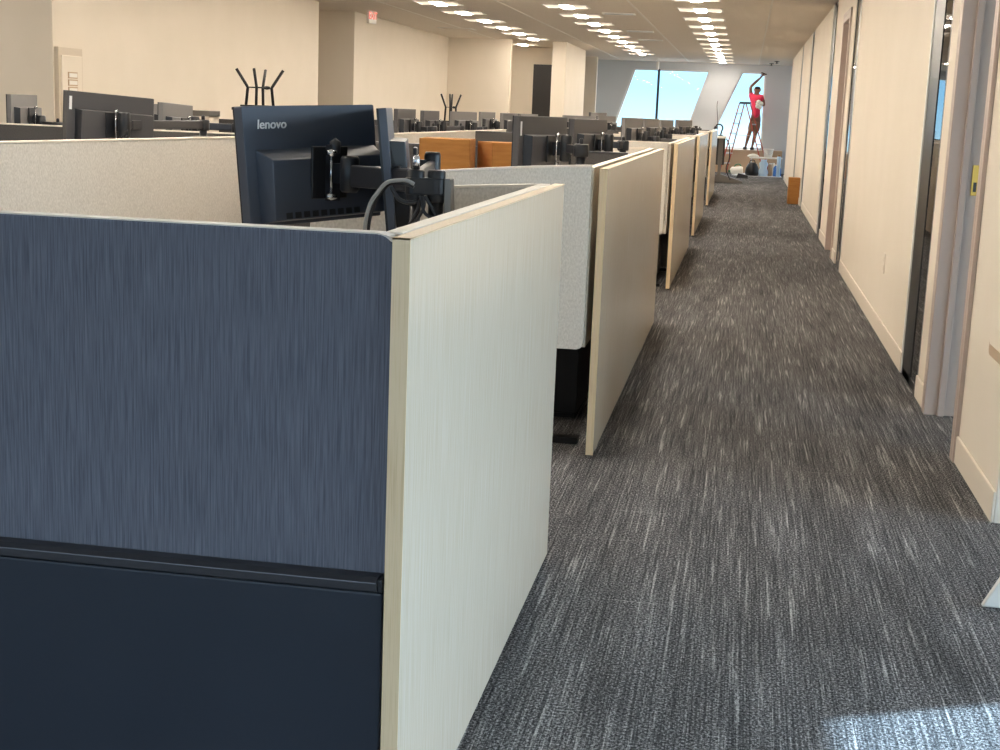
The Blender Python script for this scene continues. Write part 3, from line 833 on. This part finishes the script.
for c, a, lab in [((-3.69, 20.0, 1.335), 79, 'small grey monitor below the return wall, above the cartons'),
                  ((-3.35, 20.0, 1.33), 72, 'far grey brown monitor peeping over the stickered one, left of two'),
                  ((-3.09, 20.0, 1.33), 72, 'far grey brown monitor peeping over the stickered one, right of two'),
                  ((-2.55, 21.6, 1.33), 35, 'tiny grey monitor at the foot of the white lit pier'),
                  ((-2.42, 23.2, 1.39), 68, 'tiny black monitor standing highest at the foot of the pier'),
                  ((-2.2, 22.4, 1.34), 66, 'tiny pale monitor right of the highest black one'),
                  ((-5.6, 13.0, 1.30), 80, 'low grey monitor left of the big monitor with lettering')]:
    pair([('lt', c, R(a), lab, dict(group=GB))], (c[0]+.22, c[1]+.12, .80), c[2]+.01, 'arm of the '+lab)
desk(-2.9, -1.9, 21.7, 23.4, 'desk under the tiny far monitors at the foot of the pier')

# cartons on the second workstation
def carton(name, label, x, y, z, w, d, h, rz, flap):
    t = thing(name, label, 'box', (x, y, z), rz)
    b = MB().box(-w/2, w/2, -d/2, d/2, 0, .006).box(-w/2, w/2, -d/2, -d/2+.006, 0, h).box(-w/2, w/2, d/2-.006, d/2, 0, h).box(-w/2, -w/2+.006, -d/2, d/2, 0, h).box(w/2-.006, w/2, -d/2, d/2, 0, h)
    b.build('body', M['card'], t, .002)
    if flap == 'closed':
        MB().box(-w/2, w/2, -d/2, -.002, h, h+.005).box(-w/2, w/2, .002, d/2, h, h+.005).build('lid', M['card'], t)
    else:
        f = MB(); f.bar((-w/2, 0, h), (-w/2-.02, 0, h+.001), d, .006, (0, 0, 1)); f.bar((0, d/2, h-.01), (0, d/2+.05, h+.0), w, .006)
        f.build('flap', M['card'], t)
    return t
carton('cardboard_box', 'larger brown cardboard box behind the pale grey hanging screen, left of two', -1.70, 7.95, .80, .29, .36, .572, R(6), 'closed')
carton('cardboard_box', 'brown cardboard box with a visible corner, right of two, beside stickered monitor', -1.40, 8.08, .80, .22, .26, .56, R(30), 'closed')
carton('cardboard_box', 'small brown cardboard box on the carpet at the foot of the right wall', .975, 27.3, 0, .21, .4, .49, 0, 'closed')
t = thing('storage_box', 'low beige box with black patch left of the big monitor', 'box', (-6.0, 14.6, .80))
MB().box(-.25, .25, -.15, .15, 0, .60).build('body', M['trim'], t, .004)
MB().box(-.14, .0, -.152, -.150, .40, .60).build('patch', M['black'], t)
MB().box(-.26, .26, -.16, .16, .56, .62).build('lid', M['steel'], t, .004)

# upturned stools
def stool(label, x, y, z, s, rz, st=.44):
    t = thing('stool', label, 'stool', (x, y, z), rz, 'upturned stools standing on desks')
    MB().prism(rounded(-.30*s, .30*s, -.24*s, .24*s, .06*s, 'bl br tl tr'), 'z', 0, .05*s).build('seat', M['blacksteel'], t, .008)
    for sx, sy in ((-1, -1), (1, -1), (1, 1), (-1, 1)):
        k = Vector((sx*.20*s, sy*.15*s, .05*s)); a = Vector((sx*.175*s, sy*.13*s, st*.52)); b = Vector((sx*.34*s, sy*.26*s, st))
        MB().tube([k, a, a+(b-a)*.08+Vector((0, 0, .004)), b], .0125+.006*s, 8).build('leg', M['blacksteel'], t)
    r = MB()
    for p, q in (((-.175, -.13), (.175, -.13)), ((.175, -.13), (.175, .13)), ((.175, .13), (-.175, .13)), ((-.175, .13), (-.175, -.13))):
        r.tube([(p[0]*s, p[1]*s, st*.53), (q[0]*s, q[1]*s, st*.53)], .012*s, 8)
    r.lathe([(.0, st*.53-.02), (.06*s, st*.53-.014), (.06*s, st*.53+.014), (0, st*.53+.02)], (0.09*s, -.1*s, 0), 12)
    r.build('ring', M['blacksteel'], t)
    return t
desk_b = thing('cabinet', 'dark low cabinet top showing under the nearer upturned stool', 'cabinet', (-5.2, 15.0, .0))
MB().box(-.36, .36, -.3, .3, .05, 1.44).build('body', M['darkfabric'], desk_b, .004)
MB().box(-.38, .38, -.32, .32, 1.44, 1.47).build('top', M['rail'], desk_b, .003)
MB().box(-.34, .34, -.28, .28, 0, .05).build('plinth', M['blacksteel'], desk_b)
stool('black upturned stool with splayed legs above the big monitor with lettering', -5.37, 15.0, 1.47, .60, R(58), .42)
desk_c = thing('cabinet', 'dark low cabinet top showing under the farther upturned stool', 'cabinet', (-4.72, 22.2, 0))
MB().box(-.4, .4, -.3, .3, .05, 1.30).build('body', M['darkfabric'], desk_c, .004)
MB().box(-.42, .42, -.32, .32, 1.30, 1.33).build('top', M['rail'], desk_c, .003)
MB().box(-.36, .36, -.26, .26, 0, .05).build('plinth', M['blacksteel'], desk_c)
stool('black upturned stool, farther and smaller, before the return wall', -4.72, 22.2, 1.33, .38, R(58), .44)

# ------------------------------------------------------------------ the far end: raised desk, ladder, person, painter's table
t = thing('desk', 'raised desk with grey leg and splayed pale foot beyond the last oak panel', 'desk', (-1.05, 34.9, 0))
MB().box(-.6, .58, -.6, .9, 1.08, 1.125).build('desktop', M['desk'], t, .005)
for x in (-.4, .46):
    l = MB().box(x-.055, x+.055, -.10, .10, .45, 1.08).box(x-.04, x+.04, -.08, .08, .06, .5)
    lg = l.build('leg', M['steel'], t, .004)
    if x > 0:
        f = MB().prism([(x-.12, .04), (x-.06, .2), (x+.06, .2), (x+.58, .05), (x+.58, 0), (x-.12, 0)], 'y', -.07, .07)
    else:
        f = MB().prism([(x-.3, 0), (x+.3, 0), (x+.3, .05), (x+.05, .12), (x-.05, .12), (x-.3, .05)], 'y', -.07, .07)
    f.build('foot', M['steel'], lg, .006)
MB().box(-.55, .56, .30, .34, .42, 1.07).build('modesty_panel', M['darkfabric'], t, .003)
t = thing('desk_lamp', 'black curved lamp hooked over the end of the raised desk', 'lamp', (-.62, 35.3, 1.125))
MB().lathe([(.07, 0), (.07, .015), (.02, .03)], (0, 0, 0), 16).build('base', M['black'], t)
MB().tube(spl([(0, 0, .02), (.02, 0, .12), (.04, 0, .2), (.0, 0, .27), (-.09, 0, .28), (-.13, 0, .22)]), .02, 8).build('arm', M['black'], t)
MB().lathe([(.03, .05), (.05, .0), (.055, -.02)], (-.13, 0, .19), 14).build('shade', M['black'], t)
o = MB().tube(spl([(-.70, 35.45, 1.14), (-.72, 35.5, 1.5), (-.76, 35.55, 1.85), (-.75, 35.6, 1.98)]), .008, 6).build('cable', M['armgrey'])
tag(o, 'thin dark cable standing up from the raised desk before the leaning pier', 'cable')
o = MB().tube(spl([(-.46, 34.75, 1.07), (-.38, 34.6, .9), (-.36, 34.6, .6), (-.42, 34.55, .35), (-.3, 34.5, .08)]), .014, 6).build('cable', M['black'])
tag(o, 'black cable looping down the leg of the raised desk', 'cable')
o = thing('foot_rest', 'low dark block on the carpet beside the pale foot of the raised desk', 'foot rest', (-.03, 38.0, 0))
MB().prism([(-.16, 0), (.16, 0), (.16, .08), (-.1, .13)], 'y', -.12, .12).build('wedge', M['black'], o, .01)
MB().box(-.17, .17, -.13, .13, 0, .02).build('base', M['armgrey'], o)

# step ladder
t = thing('step_ladder', 'red orange step ladder with black cap before the narrow leaning window', 'ladder', (-.13, 41.0, .008), R(0))
wd = Vector((.17, .34, 0))              # the rungs run mostly away from the viewer
top0 = Vector((-.12, -.17, 2.0)); bot0 = Vector((-.54, -.2, 0))
rt0 = Vector((.07, -.15, 1.98)); rb0 = Vector((.72, -.12, 0))
for i, s in enumerate((0, 1)):
    MB().bar(bot0+wd*s*1.1-wd*.05, top0+wd*s*.8+wd*.05, .035, .06, (0, 1, 0)).build('front_rail', M['ladder_red'], t, .004)
    MB().bar(rb0+wd*s*1.0, rt0+wd*s*.7+wd*.05, .034, .055, (0, 1, 0)).build('rear_rail', M['ladder_red'], t, .004)
for k in range(1, 7):
    f = k/7; a = bot0+(top0-bot0)*f; b = a+wd*(1.1-.3*f)
    MB().bar(a-wd*.04, b, .08, .025).build('step', M['alu'], t, .003)
for k in (1, 3, 5):
    f = k/7; a = rb0+(rt0-rb0)*f
    MB().bar(a, a+wd*(1-.3*f), .03, .03).build('brace', M['alu'], t)
cp = MB(); c0 = (top0+rt0)/2+wd*.42+Vector((0, 0, .02))
cp.bar(c0-Vector((.16, 0, 0)), c0+Vector((.16, 0, 0)), .42, .06)
cp.build('cap', M['ladder_top'], t, .008)
MB().bar(top0+(bot0-top0)*.45+wd*.5, rt0+(rb0-rt0)*.45+wd*.5, .03, .012).build('spreader', M['alu'], t)

# person on the sill
PR = Vector((.14, 41.95, .68))
def skin_mesh(name, verts, edges, m, parent, root=0, sub=2, smooth=True):
    me = bpy.data.meshes.new(name)
    me.from_pydata([tuple(Vector(v[0])-PR) for v in verts], edges, [])
    o = bpy.data.objects.new(name, me); C.objects.link(o)
    sk = o.modifiers.new('skin', 'SKIN'); sk.use_smooth_shade = True
    me.skin_vertices[0].data
    for i, v in enumerate(verts):
        r = v[1]; r = r if isinstance(r, tuple) else (r, r)
        me.skin_vertices[0].data[i].radius = r
        me.skin_vertices[0].data[i].use_root = (i == root)
    ss = o.modifiers.new('sub', 'SUBSURF'); ss.levels = sub; ss.render_levels = sub
    dg = bpy.context.evaluated_depsgraph_get()
    nm = bpy.data.meshes.new_from_object(o.evaluated_get(dg))
    bpy.data.objects.remove(o)
    nm.name = name; nm.materials.clear(); nm.materials.append(m)
    o = bpy.data.objects.new(name, nm); C.objects.link(o); o.parent = parent
    return o
person = thing('person', 'person in coral red shirt standing on the sill, reaching up to the window', 'person', PR)
V = []; E = []
def chain(pts, start=None):
    prev = start
    for p, r in pts:
        V.append((p, r)); i = len(V)-1
        if prev is not None: E.append((prev, i))
        prev = i
    return prev
Y0 = 41.95
pel = chain([((.25, Y0, 1.62), (.16, .12))])
sp = chain([((.245, Y0, 1.80), (.14, .11)), ((.235, Y0+.01, 2.0), (.16, .115)), ((.225, Y0+.02, 2.17), (.165, .11))], pel)
nk = chain([((.225, Y0+.03, 2.30), (.062, .062)), ((.235, Y0+.045, 2.37), (.085, .09)), ((.243, Y0+.05, 2.44), (.095, .11)), ((.245, Y0+.045, 2.50), (.055, .065))], sp)
# nose and ears grow out of the head
chain([((.25, Y0+.165, 2.42), .016)], nk-1)
chain([((.135, Y0+.04, 2.42), (.016, .026))], nk-1)
chain([((.352, Y0+.04, 2.42), (.016, .026))], nk-1)
def hand(wrist, d, side, up, r=.0115):
    d = Vector(d).normalized(); side = Vector(side).normalized(); up = Vector(up).normalized()
    w = Vector(V[wrist][0])
    palm = chain([(tuple(w+d*.055), (.04, .02)), (tuple(w+d*.095), (.042, .018))], wrist)
    for k, ln in enumerate((.072, .085, .078, .06)):
        b = w+d*.115+side*(-.033+.022*k)
        chain([(tuple(b), r), (tuple(b+d*ln*.5+up*.008), r), (tuple(b+d*ln*.85+up*.032), r*.85)], palm)
    b = w+d*.05+side*-.045
    chain([(tuple(b), r*1.1), (tuple(b-side*.02+d*.04+up*.012), r*1.05), (tuple(b-side*.015+d*.07+up*.03), r*.9)], palm-1)
# raised left arm
l = chain([((.085, Y0+.02, 2.22), .075), ((.045, Y0+.06, 2.36), .056), ((.038, Y0+.11, 2.50), .046), ((.19, Y0+.2, 2.66), .046), ((.31, Y0+.27, 2.775), .03)], sp)
hand(l, (.4, .2, .5), (.7, -.2, -.5), (.2, .6, -.3))
# right arm bent, hand behind the side holding a rag
r_ = chain([((.37, Y0+.01, 2.21), .072), ((.43, Y0-.02, 2.10), .055), ((.455, Y0-.06, 1.98), .047), ((.42, Y0-.14, 2.0), .042), ((.375, Y0-.175, 2.02), .03)], sp)
hand(r_, (-.6, -.15, .15), (0, .3, -.9), (-.1, .6, .0))
# legs
a = chain([((.175, Y0, 1.52), .105), ((.11, Y0+.06, 1.22), .066), ((.075, Y0+.02, 1.08), .064), ((.02, Y0-.02, .80), .036), ((.01, Y0+.02, .735), .04), ((.0, Y0+.15, .715), (.04, .028))], pel)
b = chain([((.325, Y0, 1.52), .105), ((.275, Y0+.05, 1.20), .066), ((.255, Y0+.02, 1.06), .064), ((.21, Y0-.02, .80), .036), ((.205, Y0+.02, .735), .04), ((.205, Y0+.15, .715), (.04, .028))], pel)
skin_mesh('body', V, E, M['skin'], person, pel)
def sub_skin(name, chains, m, sub=2):
    global V, E
    V = []; E = []
    for pts, st in chains: chain(pts, st)
    return skin_mesh(name, V, E, m, person, 0, sub)
shirt = sub_skin('shirt', [
    ([((.25, Y0, 1.56), (.195, .15)), ((.245, Y0, 1.80), (.168, .135)), ((.235, Y0+.01, 2.0), (.185, .14)), ((.225, Y0+.02, 2.17), (.185, .13)), ((.225, Y0+.028, 2.255), (.09, .085))], None),
    ([((.085, Y0+.02, 2.235), .094), ((.05, Y0+.055, 2.345), .078)], 3),
    ([((.372, Y0+.01, 2.21), .094), ((.43, Y0-.02, 2.08), .078)], 3)], M['shirt'])
shorts = sub_skin('shorts', [
    ([((.25, Y0, 1.62), (.18, .14)), ((.25, Y0, 1.56), (.17, .14))], None),
    ([((.175, Y0, 1.48), .125), ((.115, Y0+.055, 1.20), .092)], 1),
    ([((.325, Y0, 1.48), .125), ((.278, Y0+.05, 1.18), .092)], 1)], M['shorts'])
sub_skin('hair', [([((.242, Y0+.0, 2.42), (.095, .075)), ((.244, Y0+.025, 2.475), (.098, .105)), ((.245, Y0+.03, 2.515), (.06, .07))], None)], M['hair'])
eb = MB()
for s in (-1, 1): eb.lathe([(0, -.012), (.010, -.006), (.010, .006), (0, .012)], (.245+.035*s-PR.x, Y0+.148-PR.y, 2.445-PR.z), 8)
eb.build('eye', M['cloth'], person)
MB().tube([(.245-.025-PR.x, Y0+.143-PR.y, 2.372-PR.z), (.245+.025-PR.x, Y0+.143-PR.y, 2.372-PR.z)], .006, 6).build('mouth', M['shorts'], person)
for x, z in ((.0, .68), (.205, .68)):
    MB().prism([(-.055, -.1), (.055, -.1), (.06, .1), (.03, .2), (-.03, .2), (-.06, .1)], 'z', 0, .075).build('shoe', M['shoe'], person, .02).location = (x-PR.x, .0, z-PR.z)
# rag held at the side and the wiper in the raised hand
rg = MB(); n0 = 0
random.seed(3)
for k in range(9):
    c = Vector((.335+random.uniform(-.07, .07), Y0-.21+random.uniform(-.03, .02), 2.0+random.uniform(-.10, .09)))
    rg.lathe([(0, -.07), (.045, -.045), (.06, 0), (.045, .045), (0, .07)], tuple(c), 9)
tag(rg.build('cleaning_rag', M['cloth']), 'bunched white rag in the right hand of the person in coral red', 'rag')
t = thing('window_wiper', 'slim dark wiper in the raised hand of the person in coral red', 'wiper', (.37, Y0+.30, 2.83))
MB().tube([(-.05, -.02, -.06), (.03, .02, .07)], .012, 8).build('handle', M['black'], t)
MB().bar((-.05, .03, .10), (.11, .03, .045), .02, .03).build('blade', M['black'], t)

# painter's table and the clutter on and under it
t = thing('folding_table', 'low white work table standing before the far sill', 'table', (.58, 40.4, 0))
MB().box(-.44, .49, -.3, .3, .485, .52).build('tabletop', M['white'], t, .006)
for x in (-.38, .43):
    for y in (-.24, .24): MB().tube([(x, y, .008), (x, y, .49)], .016, 8).build('leg', M['alu'], t)
o = MB().box(-.32, XR-.02, 39.7, 41.6, .0, .008).build('drop_sheet', M['sheet']); tag(o, 'white plastic drop sheet on the floor under the work table', 'sheet')
t = thing('bucket', 'white bucket standing on the low white work table', 'bucket', (.66, 40.35, .52))
MB().lathe([(.11, 0), (.145, .22), (.155, .22), (.155, .24), (.135, .24), (.105, .02)], (0, 0, 0), 22).build('pail', M['white'], t)
MB().tube(spl([(-.15, 0, .22), (-.1, -.12, .12), (0, -.17, .09), (.1, -.12, .12), (.15, 0, .22)]), .005, 6).build('handle', M['alu'], t)
t = thing('bag', 'slumped black bag on the drop sheet under the left end of work table', 'bag', (.24, 39.88, .008))
b = MB().lathe([(.17, 0), (.2, .08), (.18, .22), (.12, .33), (.06, .37)], (0, 0, 0), 14); b.build('body', M['black'], t)
MB().tube(spl([(-.08, -.05, .33), (-.06, -.08, .42), (.04, -.08, .43), (.08, -.05, .33)]), .012, 6).build('handle', M['black'], t)
t = thing('jug', 'white jug with green edge lying left of the black bag', 'jug', (-.16, 39.9, .12))
MB().tube([(-.2, 0, -.01), (-.16, 0, 0), (.1, 0, .03), (.15, 0, .035)], [.06, .11, .11, .08], 14).build('body', M['white'], t)
MB().tube([(-.26, 0, -.02), (-.2, 0, -.01)], [.035, .04], 10).build('cap', M['green'], t)
MB().tube(spl([(-.1, 0, .1), (-.06, 0, .17), (.04, 0, .19), (.09, 0, .13)]), .018, 8).build('handle', M['green'], t)
t = thing('plastic_bag', 'crumpled pale plastic bag right of the black bag under the work table', 'bag', (.545, 39.9, .008))
MB().lathe([(.12, 0), (.15, .1), (.1, .22), (.13, .34), (.08, .42), (.1, .46)], (0, 0, 0), 9).build('body', M['clear'], t)
MB().lathe([(.03, .40), (.045, .42), (.03, .44)], (0, 0, 0), 9).build('knot', M['sheet'], t)
def jar(x, y, h, r, m, label):
    t = thing('jar', label, 'container', (x, y, .008), 0, 'containers under the work table')
    MB().lathe([(r*.9, 0), (r, .02), (r, h*.8), (r*.6, h*.92), (r*.6, h)], (0, 0, 0), 14).build('body', m, t)
    MB().lathe([(r*.66, h), (r*.66, h+.03)], (0, 0, 0), 14).build('lid', M['white'], t)
jar(.74, 40.1, .33, .06, M['tan'], 'tan jar nearest the crumpled plastic bag under the work table')
jar(.83, 40.45, .33, .055, M['trim'], 'cream jar second from the crumpled plastic bag under the work table')
jar(.90, 40.0, .30, .075, M['blue'], 'blue plastic jug between the cream jar and the pale tub')
jar(1.00, 40.45, .24, .06, M['blue'], 'blue plastic jug at the wall, rightmost under the work table')
t = thing('paper_roll', 'tall pale upright roll at right end of the work table', 'roll', (.96, 39.85, .008))
MB().lathe([(.055, 0), (.055, .56), (.03, .565)], (0, 0, 0), 16).build('roll', M['clear'], t)
MB().lathe([(.028, .56), (.028, .6)], (0, 0, 0), 12).build('core', M['card'], t)
t = thing('folded_cloth', 'small heap of white cloth on the left end of work table', 'cloth', (.25, 40.3, .52))
MB().lathe([(.16, 0), (.17, .03), (.1, .07), (.03, .09)], (0, 0, 0), 10).build('heap', M['cloth'], t)

# slanted leg at the right edge of the photo
t = thing('folding_easel', 'pale slanted leg on the carpet cut off by the right edge of photo', 'easel', (.915, 4.55, 0))
for y in (.0, -.58):
    MB().prism([(-.04, 0), (.045, 0), (.30, .55), (.235, .55)], 'y', y, y+.03).build('leg', M['wall2'], t, .006)
    MB().prism([(.43, 0), (.50, 0), (.30, .55), (.235, .55)], 'y', y+.035, y+.06).build('leg', M['wall2'], t, .006)
MB().box(.235, .30, -.58, .06, .53, .58).build('top_rail', M['wall2'], t, .006)
MB().bar((.10, .0, .25), (.10, -.55, .25), .03, .03).build('stretcher', M['wall2'], t)

# ------------------------------------------------------------------ light
w = bpy.data.worlds.new('World'); bpy.context.scene.world = w; w.use_nodes = True
nt = w.node_tree; nt.nodes.clear()
tc = nt.nodes.new('ShaderNodeTexCoord'); sx = nt.nodes.new('ShaderNodeSeparateXYZ')
nt.links.new(tc.outputs['Generated'], sx.inputs[0])
mr = nt.nodes.new('ShaderNodeMapRange'); mr.inputs['From Min'].default_value = -.1; mr.inputs['From Max'].default_value = .2
nt.links.new(sx.outputs['Z'], mr.inputs['Value'])
sky = ramp(nt, mr.outputs['Result'], [(0, (.86, .93, .97)), (.22, (.86, .95, 1.0)), (.27, (.66, .90, 1.0)), (.33, (.44, .78, 1.0)), (.40, (.34, .70, 1.0)), (.49, (.36, .71, 1.0)), (.70, (.68, .84, 1.0)), (1, (.70, .85, 1.0))])
st = nt.nodes.new('ShaderNodeMapRange'); st.inputs['From Min'].default_value = .05; st.inputs['From Max'].default_value = .30
st.inputs['To Min'].default_value = 1.0; st.inputs['To Max'].default_value = 3.0
nt.links.new(sx.outputs['Z'], st.inputs['Value'])
bg = nt.nodes.new('ShaderNodeBackground'); ou = nt.nodes.new('ShaderNodeOutputWorld')
nt.links.new(sky, bg.inputs['Color']); # the sky is brighter around the sun
dp_ = nt.nodes.new('ShaderNodeVectorMath'); dp_.operation = 'DOT_PRODUCT'
nt.links.new(tc.outputs['Generated'], dp_.inputs[0]); dp_.inputs[1].default_value = (.776, .372, .509)
mx_ = nt.nodes.new('ShaderNodeMath'); mx_.operation = 'MAXIMUM'; mx_.inputs[1].default_value = 0; nt.links.new(dp_.outputs['Value'], mx_.inputs[0])
pw_ = nt.nodes.new('ShaderNodeMath'); pw_.operation = 'POWER'; pw_.inputs[1].default_value = 4; nt.links.new(mx_.outputs[0], pw_.inputs[0])
ml_ = nt.nodes.new('ShaderNodeMath'); ml_.operation = 'MULTIPLY_ADD'; ml_.inputs[1].default_value = 5.0
nt.links.new(pw_.outputs[0], ml_.inputs[0]); nt.links.new(st.outputs['Result'], ml_.inputs[2])
nt.links.new(ml_.outputs[0], bg.inputs['Strength'])
nt.links.new(bg.outputs[0], ou.inputs[0])
ld = bpy.data.lights.new('sun', 'SUN'); ld.energy = 11.0; ld.angle = R(.6); ld.color = (.60, .82, 1.0)
so = bpy.data.objects.new('sun', ld); C.objects.link(so)
el = R(30.6)
d = Vector((-.902*math.cos(el), -.432*math.cos(el), -math.sin(el)))
so.rotation_euler = d.to_track_quat('-Z', 'Y').to_euler(); so.location = (8, 8, 8)

# ------------------------------------------------------------------ camera
F, YAW, PIT, ROLL, H = 1379.28, .167067, .189651, .0389857, 1.55
fwd = Vector((-math.sin(YAW)*math.cos(PIT), math.cos(YAW)*math.cos(PIT), -math.sin(PIT)))
rgt = Vector((math.cos(YAW), math.sin(YAW), 0)); up = rgt.cross(fwd)
r2 = rgt*math.cos(ROLL)+up*math.sin(ROLL); u2 = -rgt*math.sin(ROLL)+up*math.cos(ROLL)
cd = bpy.data.cameras.new('camera'); cd.sensor_width = 36; cd.sensor_fit = 'HORIZONTAL'; cd.lens = 36*F/1000
cd.clip_start = .05; cd.clip_end = 300
co = bpy.data.objects.new('camera', cd); C.objects.link(co)
m = Matrix((r2, u2, -fwd)).transposed().to_4x4(); m.translation = Vector((0, 0, H))
co.matrix_world = m
sc_ = bpy.context.scene
sc_.camera = co
vs = sc_.view_settings
vs.view_transform = 'Standard'; vs.look = 'None'; vs.gamma = 1; vs.use_curve_mapping = False; vs.exposure = 1.0
cy_ = sc_.cycles
cy_.use_denoising = True
cy_.max_bounces = 8; cy_.diffuse_bounces = 5; cy_.glossy_bounces = 4; cy_.transparent_max_bounces = 12
cy_.sample_clamp_indirect = 6
